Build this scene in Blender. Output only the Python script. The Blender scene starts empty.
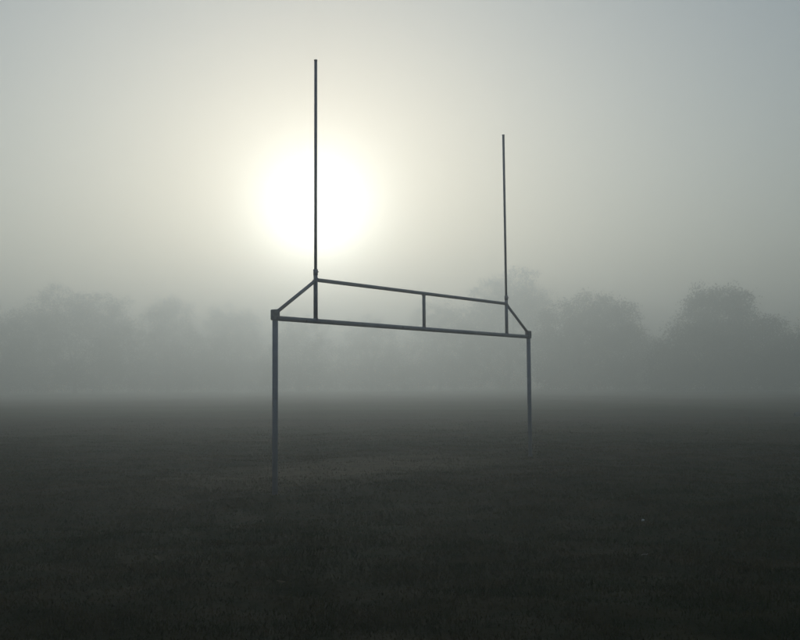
import bpy, bmesh, math, random
import numpy as np
from mathutils import Vector, Matrix

random.seed(7); rng = np.random.default_rng(7)
R = math.radians
sc = bpy.context.scene
C = sc.collection

# ------------------------------------------------------------------ camera
CAM = Vector((-13.729, -9.503, 1.462)); YAW = 0.94084; PITCH = 0.066816; ROLL = -0.00741
F_PX, IW, IH = 983.4, 800.0, 640.0          # focal length in photo pixels (solved from the 7.32 x 2.44 m goal)
fw = Vector((math.sin(YAW)*math.cos(PITCH), math.cos(YAW)*math.cos(PITCH), math.sin(PITCH)))
r0 = Vector((math.cos(YAW), -math.sin(YAW), 0)); u0 = r0.cross(fw)
rt = r0*math.cos(ROLL) + u0*math.sin(ROLL); up = -r0*math.sin(ROLL) + u0*math.cos(ROLL)
cam_d = bpy.data.cameras.new('camera'); cam = bpy.data.objects.new('camera', cam_d); C.objects.link(cam)
cam.matrix_world = Matrix(((rt.x, up.x, -fw.x, CAM.x), (rt.y, up.y, -fw.y, CAM.y), (rt.z, up.z, -fw.z, CAM.z), (0, 0, 0, 1)))
cam_d.sensor_width = 36.0; cam_d.lens = 36.0*F_PX/IW
cam_d.clip_start = 0.05; cam_d.clip_end = 3000
sc.camera = cam

def ray(px, py):
    return (fw + rt*((px-IW/2)/F_PX) - up*((py-IH/2)/F_PX)).normalized()
def ground_at(px, py):
    d = ray(px, py); t = -CAM.z/d.z
    return CAM + d*t
def at_range(px, dist):                     # point on the ground along a picture column, at a chosen range
    d = ray(px, 380); h = Vector((d.x, d.y)).normalized()
    return CAM.x + h.x*dist, CAM.y + h.y*dist

# ------------------------------------------------------------------ light: sky, sun, exposure
SUN = ray(316, 208)                          # towards the sun, low above the trees, seen through the fog
sun_el = math.asin(SUN.z); sun_az = math.atan2(SUN.x, SUN.y)      # azimuth clockwise from +Y
w = bpy.data.worlds.new('World'); sc.world = w; w.use_nodes = True
nt = w.node_tree; nt.nodes.clear()
wo = nt.nodes.new('ShaderNodeOutputWorld'); bg = nt.nodes.new('ShaderNodeBackground')
sky = nt.nodes.new('ShaderNodeTexSky'); sky.sky_type = 'NISHITA'; sky.sun_disc = False
sky.sun_elevation = sun_el; sky.sun_rotation = sun_az
sky.air_density = 1.0; sky.dust_density = 0.6; sky.ozone_density = 1.0
bg.inputs['Strength'].default_value = 0.15
nt.links.new(sky.outputs[0], bg.inputs[0]); nt.links.new(bg.outputs[0], wo.inputs[0])
sd = bpy.data.lights.new('sun', 'SUN'); so = bpy.data.objects.new('sun', sd); C.objects.link(so)
sd.energy = 3.0; sd.angle = R(0.53); sd.color = (1.0, 0.998, 0.985)
so.rotation_euler = SUN.to_track_quat('Z', 'Y').to_euler()
so.location = (0, 0, 40)
vs = sc.view_settings
vs.view_transform = 'Standard'; vs.look = 'None'; vs.exposure = -0.77; vs.gamma = 1.0; vs.use_curve_mapping = False
FOG = 0.0095; FOG_TOP = 41.0; FOG_G = 0.61
FOG_PEAK, FOG_PEAK_G = 0.051, 0.942            # share and sharpness of the droplets' narrow forward peak (the glow round the sun)
sc.render.engine = 'CYCLES'
cy = sc.cycles
cy.use_denoising = True; cy.max_bounces = 12; cy.diffuse_bounces = 2; cy.glossy_bounces = 2
cy.volume_bounces = 5; cy.transparent_max_bounces = 8; cy.sample_clamp_indirect = 10

# ------------------------------------------------------------------ helpers
def material(name, build, **pr):
    m = bpy.data.materials.new(name); m.use_nodes = True
    b = m.node_tree.nodes['Principled BSDF']
    for k, v in pr.items(): b.inputs[k].default_value = v
    if build: build(m.node_tree, b)
    return m
def noise(t, scale, detail=3, coord='Object', rough=.55):
    tc = t.nodes.new('ShaderNodeTexCoord'); n = t.nodes.new('ShaderNodeTexNoise')
    n.inputs['Scale'].default_value = scale; n.inputs['Detail'].default_value = detail; n.inputs['Roughness'].default_value = rough
    t.links.new(tc.outputs[coord], n.inputs['Vector']); return n.outputs['Fac']
def ramp(t, fac, stops):
    r = t.nodes.new('ShaderNodeValToRGB'); e = r.color_ramp.elements
    while len(e) < len(stops): e.new(0.5)
    for el, (p, c) in zip(e, stops): el.position = p; el.color = (*c, 1)
    t.links.new(fac, r.inputs[0]); return r.outputs[0]
def mix(t, fac, a, b):
    m = t.nodes.new('ShaderNodeMix'); m.data_type = 'RGBA'
    t.links.new(fac, m.inputs[0]); t.links.new(a, m.inputs[6]); t.links.new(b, m.inputs[7]); return m.outputs[2]
def bump(t, b, fac, strength, dist):
    n = t.nodes.new('ShaderNodeBump'); n.inputs['Strength'].default_value = strength; n.inputs['Distance'].default_value = dist
    t.links.new(fac, n.inputs['Height']); t.links.new(n.outputs[0], b.inputs['Normal'])
def link(name, mesh, mat=None, parent=None):
    o = bpy.data.objects.new(name, mesh); C.objects.link(o)
    if mat: mesh.materials.append(mat)
    if parent: o.parent = parent
    return o
def mesh_np(name, verts, faces, smooth=False):
    """verts (n,3), faces (m,k) with a constant k"""
    me = bpy.data.meshes.new(name); n, (m, k) = len(verts), faces.shape
    me.vertices.add(n); me.vertices.foreach_set('co', np.asarray(verts, np.float32).ravel())
    me.loops.add(m*k); me.loops.foreach_set('vertex_index', faces.astype(np.int32).ravel())
    me.polygons.add(m); me.polygons.foreach_set('loop_start', np.arange(0, m*k, k, dtype=np.int32))
    me.polygons.foreach_set('use_smooth', np.full(m, smooth)); me.update(calc_edges=True); me.validate()
    return me
def tag(o, label=None, cat=None, group=None, kind=None):
    for k, v in (('label', label), ('category', cat), ('group', group), ('kind', kind)):
        if v: o[k] = v
    return o

# ------------------------------------------------------------------ materials
def soil_mask(t):
    """trodden strip in the goal mouth, ragged by noise: 1 inside, 0 outside"""
    tc = t.nodes.new('ShaderNodeTexCoord'); mp = t.nodes.new('ShaderNodeMapping')
    mp.inputs['Location'].default_value = (-0.2/4.6, -1.75/2.5, 0); mp.inputs['Scale'].default_value = (1/4.6, 1/2.5, 0)
    t.links.new(tc.outputs['Object'], mp.inputs['Vector'])
    ln = t.nodes.new('ShaderNodeVectorMath'); ln.operation = 'LENGTH'; t.links.new(mp.outputs[0], ln.inputs[0])
    ad = t.nodes.new('ShaderNodeMath'); ad.operation = 'MULTIPLY_ADD'; ad.inputs[1].default_value = 1.1
    t.links.new(noise(t, 0.9, 5), ad.inputs[0]); t.links.new(ln.outputs['Value'], ad.inputs[2])
    return map_range(t, ad.outputs[0], 1.60, 0.90)
def map_range(t, fac, a, b):
    n = t.nodes.new('ShaderNodeMapRange'); n.inputs['From Min'].default_value = a; n.inputs['From Max'].default_value = b
    t.links.new(fac, n.inputs['Value']); return n.outputs[0]

def grass_colour(t, dark=1.0):
    k = lambda c: tuple(x*dark for x in c)
    big = ramp(t, noise(t, 0.23, 4), [(0.40, k((.019, .037, .006))), (0.5, k((.033, .038, .010))), (0.60, k((.064, .048, .016)))])
    fine = ramp(t, noise(t, 2.6, 4), [(0.42, k((.011, .028, .004))), (0.58, k((.066, .052, .016)))])
    m = t.nodes.new('ShaderNodeMix'); m.data_type = 'RGBA'; m.inputs[0].default_value = .5
    t.links.new(big, m.inputs[6]); t.links.new(fine, m.inputs[7])
    soil = ramp(t, noise(t, 3.1, 4), [(0.3, (.070, .054, .026)), (0.7, (.12, .094, .048))])
    return mix(t, soil_mask(t), m.outputs[2], soil)
def ground_build(t, b):
    t.links.new(grass_colour(t, 0.50), b.inputs['Base Color'])  # grass tones darkened here: the turf's self-shadowing is put into the colour
    bump(t, b, noise(t, 14, 6), 0.6, 0.03)
ground_m = material('turf', ground_build, Roughness=0.95, **{'Specular IOR Level': 0.05})
def blade_build(t, b):
    t.links.new(grass_colour(t, 0.92), b.inputs['Base Color'])
grass_m = material('grass_blades', blade_build, Roughness=0.85, **{'Specular IOR Level': 0.03})

def paint_build(t, b):
    base = ramp(t, noise(t, 5, 5), [(0.3, (.29, .28, .325)), (0.7, (.39, .375, .42))])
    rust = ramp(t, noise(t, 24, 5), [(0.4, (.17, .13, .115)), (0.6, (.24, .18, .16))])
    t.links.new(mix(t, map_range(t, noise(t, 9, 6, rough=.7), .60, .70), base, rust), b.inputs['Base Color'])
    bump(t, b, noise(t, 60, 4), 0.25, 0.002)
steel_m = material('weathered_steel', paint_build, Roughness=0.6, Metallic=0.0, **{'Specular IOR Level': 0.3})
def bracket_build(t, b):
    t.links.new(ramp(t, noise(t, 20, 5), [(0.35, (.24, .235, .25)), (0.7, (.35, .34, .36))]), b.inputs['Base Color'])
    bump(t, b, noise(t, 70, 4), 0.4, 0.002)
bracket_m = material('rusted_steel', bracket_build, Roughness=0.75)
def bark_build(t, b):
    t.links.new(ramp(t, noise(t, 4, 5), [(0.35, (.05, .04, .03)), (0.7, (.11, .09, .07))]), b.inputs['Base Color'])
    bump(t, b, noise(t, 12, 5), 0.6, 0.03)
bark_m = material('bark', bark_build, Roughness=0.9)
def leaf_build(t, b):
    t.links.new(ramp(t, noise(t, 0.8, 4), [(0.35, (.030, .045, .018)), (0.65, (.062, .075, .030))]), b.inputs['Base Color'])
leaf_m = material('foliage', leaf_build, Roughness=0.7, **{'Specular IOR Level': 0.15})
def litter(name, c):
    return material(name, lambda t, b: t.links.new(ramp(t, noise(t, 40, 3), [(0.3, tuple(x*.75 for x in c)), (0.7, c)]), b.inputs['Base Color']), Roughness=0.8)
paper_m = litter('white_paper', (.75, .75, .73)); dry_m = litter('dry_leaf_brown', (.24, .18, .11)); twig_m = litter('bleached_twig', (.26, .24, .21))

# ------------------------------------------------------------------ ground
_ph = rng.uniform(0, 6.28, (28,)); _dir = rng.uniform(0, 6.28, (28,)); _wl = np.geomspace(0.5, 26, 28)
def height(x, y):
    x = np.asarray(x, float); y = np.asarray(y, float); z = np.zeros_like(x)
    for p, d, l in zip(_ph, _dir, _wl):
        z += (0.0088*l**0.38)*np.sin((x*math.cos(d)+y*math.sin(d))*6.283/l + p)
    return z*0.55
NA, NR = 480, 400
rad = np.concatenate([[0.0], np.geomspace(0.6, 620, NR-1)]); ang = np.linspace(0, 2*math.pi, NA, endpoint=False)
gx = CAM.x + rad[:, None]*np.sin(ang)[None]; gy = CAM.y + rad[:, None]*np.cos(ang)[None]
gz = height(gx, gy)
gz -= 0.3*np.clip((rad[:, None]-250)/300, 0, 1)
i, j = np.meshgrid(np.arange(NR-1), np.arange(NA), indexing='ij'); j2 = (j+1) % NA
quads = np.stack([i*NA+j, (i+1)*NA+j, (i+1)*NA+j2, i*NA+j2], -1).reshape(-1, 4)[:, ::-1]
quads = quads[NA:]                                  # drop the collapsed inner ring ...
hub = np.arange(NA)+NA
gv = np.stack([gx, gy, gz], -1).reshape(-1, 3)
me = mesh_np('ground', gv, quads, True)
bm = bmesh.new(); bm.from_mesh(me); bm.verts.ensure_lookup_table()
bm.faces.new([bm.verts[k] for k in hub[::-1]])      # ... and close it with one disc under the camera
loose = [v for v in bm.verts if not v.link_faces]; bmesh.ops.delete(bm, geom=loose, context='VERTS')
bmesh.ops.recalc_face_normals(bm, faces=bm.faces); bm.to_mesh(me); bm.free()
if me.polygons[0].normal.z < 0: me.flip_normals()
ground = tag(link('ground', me, ground_m), kind='structure')

# short turf: single blades where the camera can still tell them from a smooth sheet
N = 700000
rr = 2.6*(48/2.6)**rng.random(N)**0.9; aa = YAW + rng.uniform(-1, 1, N)*(R(32) + R(34)*np.clip((22-rr)/16, 0, 1))
bx, by = CAM.x + rr*np.sin(aa), CAM.y + rr*np.cos(aa)
clump = np.sin(bx*3.1+1.3*np.sin(by*2.3))*np.sin(by*2.7+1.7*np.sin(bx*1.9))
mouth = np.clip(1.15-((bx-0.2)/3.9)**2-((by-1.75)/2.0)**2, 0, 1)
keep = rng.random(N) < (0.72+0.28*clump)*(1-0.75*mouth)*np.clip((50-rr)/22, 0, 1)
bx, by, rr, clump = bx[keep], by[keep], rr[keep], clump[keep]; N = len(bx)
bz = height(bx, by)
hgt = (rng.gamma(5, 0.0046, N)*(1+0.45*clump) + 0.005)*np.clip(1.15-rr/60, .4, 1)
wid = (0.0022+0.0012*rng.random(N))*np.clip(rr/6, 1, 3.5)
az = rng.uniform(0, 6.283, N); lean = rng.gamma(2.4, 0.42, N)*hgt; la = rng.uniform(0, 6.283, N)
dx, dy = np.cos(az)*wid, np.sin(az)*wid
lx, ly = np.cos(la)*lean, np.sin(la)*lean
P = lambda x, y, z: np.stack([x, y, z], -1)
V = np.stack([P(bx-dx, by-dy, bz-.006), P(bx+dx, by+dy, bz-.006),
              P(bx-dx*.8+lx*.35, by-dy*.8+ly*.35, bz+hgt*.6), P(bx+dx*.8+lx*.35, by+dy*.8+ly*.35, bz+hgt*.6),
              P(bx+lx, by+ly, bz+hgt)], 1).reshape(-1, 3)
o5 = (np.arange(N)*5)[:, None]
T = np.stack([o5+[0, 1, 3], o5+[0, 3, 2], o5+[2, 3, 4]], 1).reshape(-1, 3)
tag(link('grass', mesh_np('grass', V, T), grass_m), 'short dark damp turf grass covering the playing field', 'grass', kind='stuff')

# ------------------------------------------------------------------ goal (football frame with rugby uprights)
def tube_bm(bm, a, b, r, seg=20, caps=True, r2=None):
    a, b = Vector(a), Vector(b); d = (b-a); q = d.to_track_quat('Z', 'Y')
    r2 = r if r2 is None else r2; rings = []
    for p, rad_ in ((a, r), (b, r2)):
        rings.append([bm.verts.new(p + q @ Vector((rad_*math.cos(6.28318*k/seg), rad_*math.sin(6.28318*k/seg), 0))) for k in range(seg)])
    for k in range(seg):
        f = bm.faces.new((rings[0][k], rings[0][(k+1) % seg], rings[1][(k+1) % seg], rings[1][k])); f.smooth = True
    if caps: bm.faces.new(rings[0][::-1]); bm.faces.new(rings[1])
def tube(name, a, b, r, parent, mat=steel_m, weld=(), **k):
    bm = bmesh.new(); tube_bm(bm, a, b, r, **k)
    for p, ax, wr in weld:                           # weld beads where the tube meets another
        p = Vector(p); ax = Vector(ax).normalized()
        tube_bm(bm, p-ax*.006, p+ax*.006, wr, seg=16)
    me = bpy.data.meshes.new(name); bm.to_mesh(me); bm.free()
    return link(name, me, mat, parent)
goal = bpy.data.objects.new('goal_posts', None); C.objects.link(goal); goal.empty_display_size = 0.3
tag(goal, 'grey steel football goal frame with two tall rugby uprights on top', 'goal posts')
W, U, ZB, ZT, TOP = 3.66, 2.80, 2.42, 3.03, 6.33
for s in (-1, 1):
    g = float(height(np.array(s*W), np.array(0.0)))
    tube('leg', (s*W, 0, g-0.25), (s*W, 0, 2.41), 0.040, goal)
    bm = bmesh.new(); bmesh.ops.create_cube(bm, size=1)
    bmesh.ops.scale(bm, vec=(0.098, 0.098, 0.150), verts=bm.verts)
    bmesh.ops.bevel(bm, geom=bm.edges[:], offset=0.008, segments=2, affect='EDGES')
    bmesh.ops.translate(bm, vec=(s*W, 0, 2.465), verts=bm.verts)
    me = bpy.data.meshes.new('corner_bracket'); bm.to_mesh(me); bm.free()
    br = link('corner_bracket', me, bracket_m, goal)
    for z in (2.435, 2.50):                          # bolt heads on the two open faces
        for ax in ((s, 0, 0), (0, -1, 0)):
            a = Vector((s*W, 0, z)) + Vector(ax)*.047
            tube('bolt', a, a + Vector(ax)*.012, 0.010, br, bracket_m, seg=6)
    # stub of the upright, the upright slipped into it, and the collar that clamps it
    tube('stub', (s*U, 0, ZB+.02), (s*U, 0, 3.12), 0.031, goal, weld=[((s*U, 0, ZB+.036), (0, 0, 1), .038)])
    sway = 0.02*s
    upr = tube('upright', (s*U, 0, 2.9), (s*U + (0.012 if s < 0 else -0.02), 0.0, TOP), 0.0225, goal)
    co = tube('collar', (s*U, 0, 3.10), (s*U, 0, 3.185), 0.0345, upr)
    tube('clamp_screw', (s*U, -.030, 3.145), (s*U, -.058, 3.145), 0.008, upr, seg=6)
    tube('end_cap', (s*U + (0.012 if s < 0 else -0.02), 0, TOP-.006), (s*U + (0.012 if s < 0 else -0.02), 0, TOP+.012), 0.026, upr)
    a = Vector((s*(W-.045), 0, 2.515)); b = Vector((s*U, 0, ZT-.01)); d = (b-a).normalized()
    tube('diagonal_brace', a, b, 0.026, goal, weld=[(b-d*.036, d, .032), (a+d*.012, d, .032)])
tube('crossbar', (-W+.04, 0, ZB), (W-.04, 0, ZB), 0.036, goal)
tube('top_bar', (-U, 0, ZT), (U, 0, ZT), 0.029, goal, weld=[((-U+.034, 0, ZT), (1, 0, 0), .035), ((U-.034, 0, ZT), (1, 0, 0), .035)])
tube('strut', (0, 0, ZB+.02), (0, 0, ZT-.01), 0.028, goal, weld=[((0, 0, ZB+.038), (0, 0, 1), .034), ((0, 0, ZT-.032), (0, 0, 1), .034)])

# ------------------------------------------------------------------ trees
TS = 1.70                                    # the treeline stands about 180-270 m away, its gum-sized crowns 15-32 m tall
def tree(px, dist, lobes, label, trunk_h, seed, n=9000, leaf=0.25):
    """lobes: (side, depth, z, rx, rz) ellipsoids in metres about the trunk, side measured to the viewer's right"""
    rg = np.random.default_rng(seed)
    dist *= TS; trunk_h *= TS; lobes = [tuple(v*TS for v in l) for l in lobes]
    x0, y0 = at_range(px, dist); z0 = float(height(np.array(x0), np.array(y0)))
    t = bpy.data.objects.new('tree', None); C.objects.link(t); t.location = (x0, y0, z0)
    tag(t, label, 'tree', 'trees along the far edge of the field')
    a = math.atan2(x0-CAM.x, y0-CAM.y); t.rotation_euler.z = -a       # local x = viewer's right, local y = away
    bm = bmesh.new()
    def limb(p, q, ra, rb, k=4):
        p, q = Vector(p), Vector(q); prev = p
        for s in range(1, k+1):
            m = p.lerp(q, s/k) + Vector(rg.normal(0, .05*(q-p).length/k, 3))*(s < k)
            tube_bm(bm, prev, m, ra+(rb-ra)*(s-1)/k, 10, False, ra+(rb-ra)*s/k); prev = m
    fork = Vector((rg.normal(0, .2), rg.normal(0, .2), trunk_h))
    limb((0, 0, -.5), (0, 0, .8), .80, .55, 2); limb((0, 0, .8), fork, .55, .42)
    for (sx, sy, z, rx, rz) in lobes: limb(fork, (sx, sy, z), .28, .06, 5)
    me = bpy.data.meshes.new('trunk'); bm.to_mesh(me); bm.free(); link('trunk', me, bark_m, t)
    # crown: leaf sprays gathered in twig clumps over and inside each lobe
    vol = np.array([l[3]**2*l[4] for l in lobes])**0.62; vol /= vol.sum(); ctr = []; 
    for l, v in zip(lobes, vol):
        k = max(6, int(n*2.3/22*v)); d = rg.normal(size=(k, 3)); d /= np.linalg.norm(d, axis=1)[:, None]
        rr_ = rg.random(k)**0.28
        wob = 1 + 0.16*np.sin(d[:, 0]*5+seed)*np.sin(d[:, 2]*6+2*seed) + rg.normal(0, .05, k)
        ctr.append(np.array(l[:3]) + d*(rr_*wob)[:, None]*np.array([l[3], l[3], l[4]]))
    ctr = np.concatenate(ctr); ctr = ctr[ctr[:, 2] > .5]
    k = 42; c = np.repeat(ctr, k, 0); c += rg.normal(0, 1, c.shape)*np.array([.78, .78, .62])
    c[:, 2] = np.maximum(c[:, 2], .25); m = len(c)
    e1 = rg.normal(size=(m, 3)); e1 /= np.linalg.norm(e1, axis=1)[:, None]
    e2 = np.cross(e1, rg.normal(size=(m, 3))); e2 /= np.linalg.norm(e2, axis=1)[:, None]
    s = leaf*rg.uniform(.6, 1.3, m)[:, None]
    V = np.stack([c-e1*s, c+e2*s*.42, c+e1*s, c-e2*s*.42], 1).reshape(-1, 3)
    f = np.arange(m*4).reshape(-1, 4)
    link('crown', mesh_np('crown', V, f), leaf_m, t)
    return t
def dome(H, Wd, lo=0.0):
    """a broad crown as lobes inside width Wd and height H"""
    h = H-lo; r = Wd/2
    return [(0, 0, lo+h*.45, r*.86, h*.46), (-r*.45, .3, lo+h*.32, r*.52, h*.34), (r*.45, -.3, lo+h*.32, r*.52, h*.34),
            (-r*.2, 0, lo+h*.74, r*.5, h*.26), (r*.22, 0, lo+h*.72, r*.5, h*.25),
            (-r*.55, -.6, h*.16, r*.55, h*.2), (r*.55, -.6, h*.16, r*.55, h*.2), (0, -.8, h*.18, r*.6, h*.2)]
tree(722, 118, [(-.3, 0, 8.2, 4.0, 3.9), (-2.9, 0, 5.4, 3.6, 3.6), (4.2, 0, 4.7, 4.4, 3.7), (7.3, 0, 3.6, 3.3, 3.0), (.6, 0, 4.2, 5.6, 4.0), (-5.6, 0, 3.0, 2.8, 3.0), (-3, 0, 1.6, 3.6, 1.9), (4, 0, 1.6, 4.0, 1.9), (-6, 0, 1.2, 2.8, 1.4), (7.4, 0, 1.4, 3.2, 1.6), (.5, -1, 1.1, 3.2, 1.3), (-1.6, 0, 10.0, 1.9, 1.5), (1.9, 0, 9.6, 1.9, 1.7)],
     'broad round-topped tree in the fog, standing alone beside a gap in the treeline', 2.6, 11, 17000)
tree(590, 132, [(.5, 0, 8.8, 3.9, 4.2), (3.6, 0, 8.6, 3.2, 3.6), (-3.4, 0, 7.8, 3.5, 3.8), (0, 0, 4.6, 6.0, 4.2), (5.1, 0, 5.0, 2.4, 4.0), (-5.4, 0, 4.4, 3.0, 3.8), (-3, 0, 1.8, 4.0, 1.9), (3.4, 0, 1.8, 3.8, 1.9)],
     'blocky flat-topped tree in the fog with a steep side facing the gap', 2.8, 12, 13000)
tree(508, 172, [(1.8, 0, 17.4, 3.9, 3.9), (-2.4, 0, 15.8, 3.8, 3.7), (5.0, 0, 14.6, 3.2, 3.4), (0, 0, 11, 6.5, 6), (-5.5, 0, 9.6, 4.4, 5.4), (0, 0, 5, 7.5, 5)],
     'tallest tree, its faint crown rising behind the flat-topped one', 4.0, 13, 11000)
tree(440, 170, dome(15.5, 15), 'faint wide tree next to the tallest tree, on its sun glare side', 3.2, 14, 7000)
tree(372, 175, dome(13.5, 14), 'pale tree in the sun glare, second from the tallest tree along the treeline', 3.0, 15, 5000)
tree(300, 172, dome(14.0, 15), 'pale tree in the sun glare, third from the tallest tree along the treeline', 3.0, 16, 5000)
tree(232, 182, dome(15.8, 15), 'low faint tree next to the sun glare with a ragged top', 2.6, 17, 8000)
tree(168, 176, dome(17.2, 13), 'narrow-topped faint tree between the low ragged one and the big grey crown', 2.6, 18, 8000)
tree(75, 166, [(-1.8, 0, 12.7, 5.4, 4.5), (4.2, 0, 12.0, 4.6, 4.2), (0, 0, 7, 8.6, 5.8), (-6.4, 0, 8.5, 4.6, 4.9), (7.0, 0, 7.2, 4.4, 5.5), (-4.6, 0, 2.3, 5.2, 2.4), (4.6, 0, 2.3, 5.2, 2.4)],
     'big wide grey crown at the end of the treeline opposite the gap', 2.8, 19, 15000)
tree(-15, 160, dome(14.6, 14), 'outermost tree beside the big wide grey crown', 2.4, 20, 8000)
tree(838, 122, dome(9.5, 11), 'low tree behind the shoulder of the lone round-topped tree', 2.0, 21, 6000)
tree(655, 150, dome(7.6, 9), 'low bushy tree in the gap between the round-topped and flat-topped trees', 1.2, 22, 6000)

# ------------------------------------------------------------------ litter on the turf
def crumple(name, px, py, size, mat, label, cat, seed, flat=.5):
    p = ground_at(px, py); z = float(height(np.array(p.x), np.array(p.y)))
    rg = random.Random(seed); bm = bmesh.new(); bmesh.ops.create_icosphere(bm, subdivisions=2, radius=size)
    for v in bm.verts:
        v.co *= 1 + rg.uniform(-.28, .28); v.co.z *= flat
    me = bpy.data.meshes.new(name); bm.to_mesh(me); bm.free()
    o = link(name, me, mat); o.location = (p.x, p.y, z+.028); o.rotation_euler = (rg.uniform(-.3, .3), rg.uniform(-.3, .3), rg.uniform(0, 6))
    return tag(o, label, cat)
crumple('paper_scrap', 643, 519, .016, paper_m, 'tiny crumpled white paper scrap lying on the dark grass', 'litter', 1, .8)
crumple('plastic_bag', 798, 418, .17, litter('grey_plastic', (.16, .17, .18)), 'small crumpled grey bag lying on the grass out beyond the goal', 'litter', 2, .8)
def leaf(px, py, L, mat, label, name, seed, curl=.5):
    p = ground_at(px, py); z = float(height(np.array(p.x), np.array(p.y))); rg = random.Random(seed)
    bm = bmesh.new(); n = 9; rows = []
    for k in range(n):
        u = k/(n-1); wd = L*.26*math.sin(math.pi*min(1, u*1.02+.02))**.8 + .0006
        zc = L*curl*(u-.5)**2
        rows.append([bm.verts.new(((u-.5)*L, sgn*wd, zc + abs(sgn)*wd*.35)) for sgn in (-1, 0, 1)])
    for a, b in zip(rows, rows[1:]):
        for k in (0, 1): bm.faces.new((a[k], b[k], b[k+1], a[k+1]))
    bmesh.ops.solidify(bm, geom=bm.faces[:], thickness=.0008)
    me = bpy.data.meshes.new(name); bm.to_mesh(me); bm.free()
    o = link(name, me, mat); o.location = (p.x, p.y, z+.034); o.rotation_euler = (rg.uniform(-.3, .3), rg.uniform(-.2, .2), rg.uniform(0, 6.28))
    return tag(o, label, 'leaf')
leaf(281, 583, .075, dry_m, 'dry brown fallen leaf lying on dark turf in front of the goal leg', 'fallen_leaf', 5)
p = ground_at(645, 557)
bm = bmesh.new(); prev = None
for k in range(7):
    q = Vector((.011*(k-3), .010*math.sin(k*1.3), .0012*k + .003*math.sin(k*.8)))
    if prev: tube_bm(bm, prev, q, .0035, 8, k in (1, 6))
    prev = q
me = bpy.data.meshes.new('twig'); bm.to_mesh(me); bm.free()
o = link('twig', me, twig_m); o.location = (p.x, p.y, float(height(np.array(p.x), np.array(p.y)))+.024); o.rotation_euler.z = -YAW+.35
tag(o, 'short pale curved twig on the grass near the white paper scrap', 'twig')

# ------------------------------------------------------------------ fog
bm = bmesh.new(); bmesh.ops.create_cube(bm, size=1)
zb = float(gv[:, 2].min())-1.2
bmesh.ops.scale(bm, vec=(1320, 1320, FOG_TOP-zb), verts=bm.verts)
bmesh.ops.translate(bm, vec=(CAM.x, CAM.y, (FOG_TOP+zb)/2), verts=bm.verts)
me = bpy.data.meshes.new('haze'); bm.to_mesh(me); bm.free()
hm = bpy.data.materials.new('fog'); hm.use_nodes = True; t = hm.node_tree; t.nodes.clear()
out = t.nodes.new('ShaderNodeOutputMaterial'); ad = t.nodes.new('ShaderNodeAddShader')
for k, (share, g) in enumerate(((1-FOG_PEAK, FOG_G), (FOG_PEAK, FOG_PEAK_G))):   # fog droplets scatter in a broad and a narrow lobe
    pv = t.nodes.new('ShaderNodeVolumePrincipled')
    pv.inputs['Color'].default_value = (.782, .815, .776, 1); pv.inputs['Density'].default_value = FOG*share; pv.inputs['Anisotropy'].default_value = g
    t.links.new(pv.outputs[0], ad.inputs[k])
t.links.new(ad.outputs[0], out.inputs['Volume'])
tag(link('haze', me, hm), 'pale even morning fog lying over the whole field', 'fog', kind='stuff')
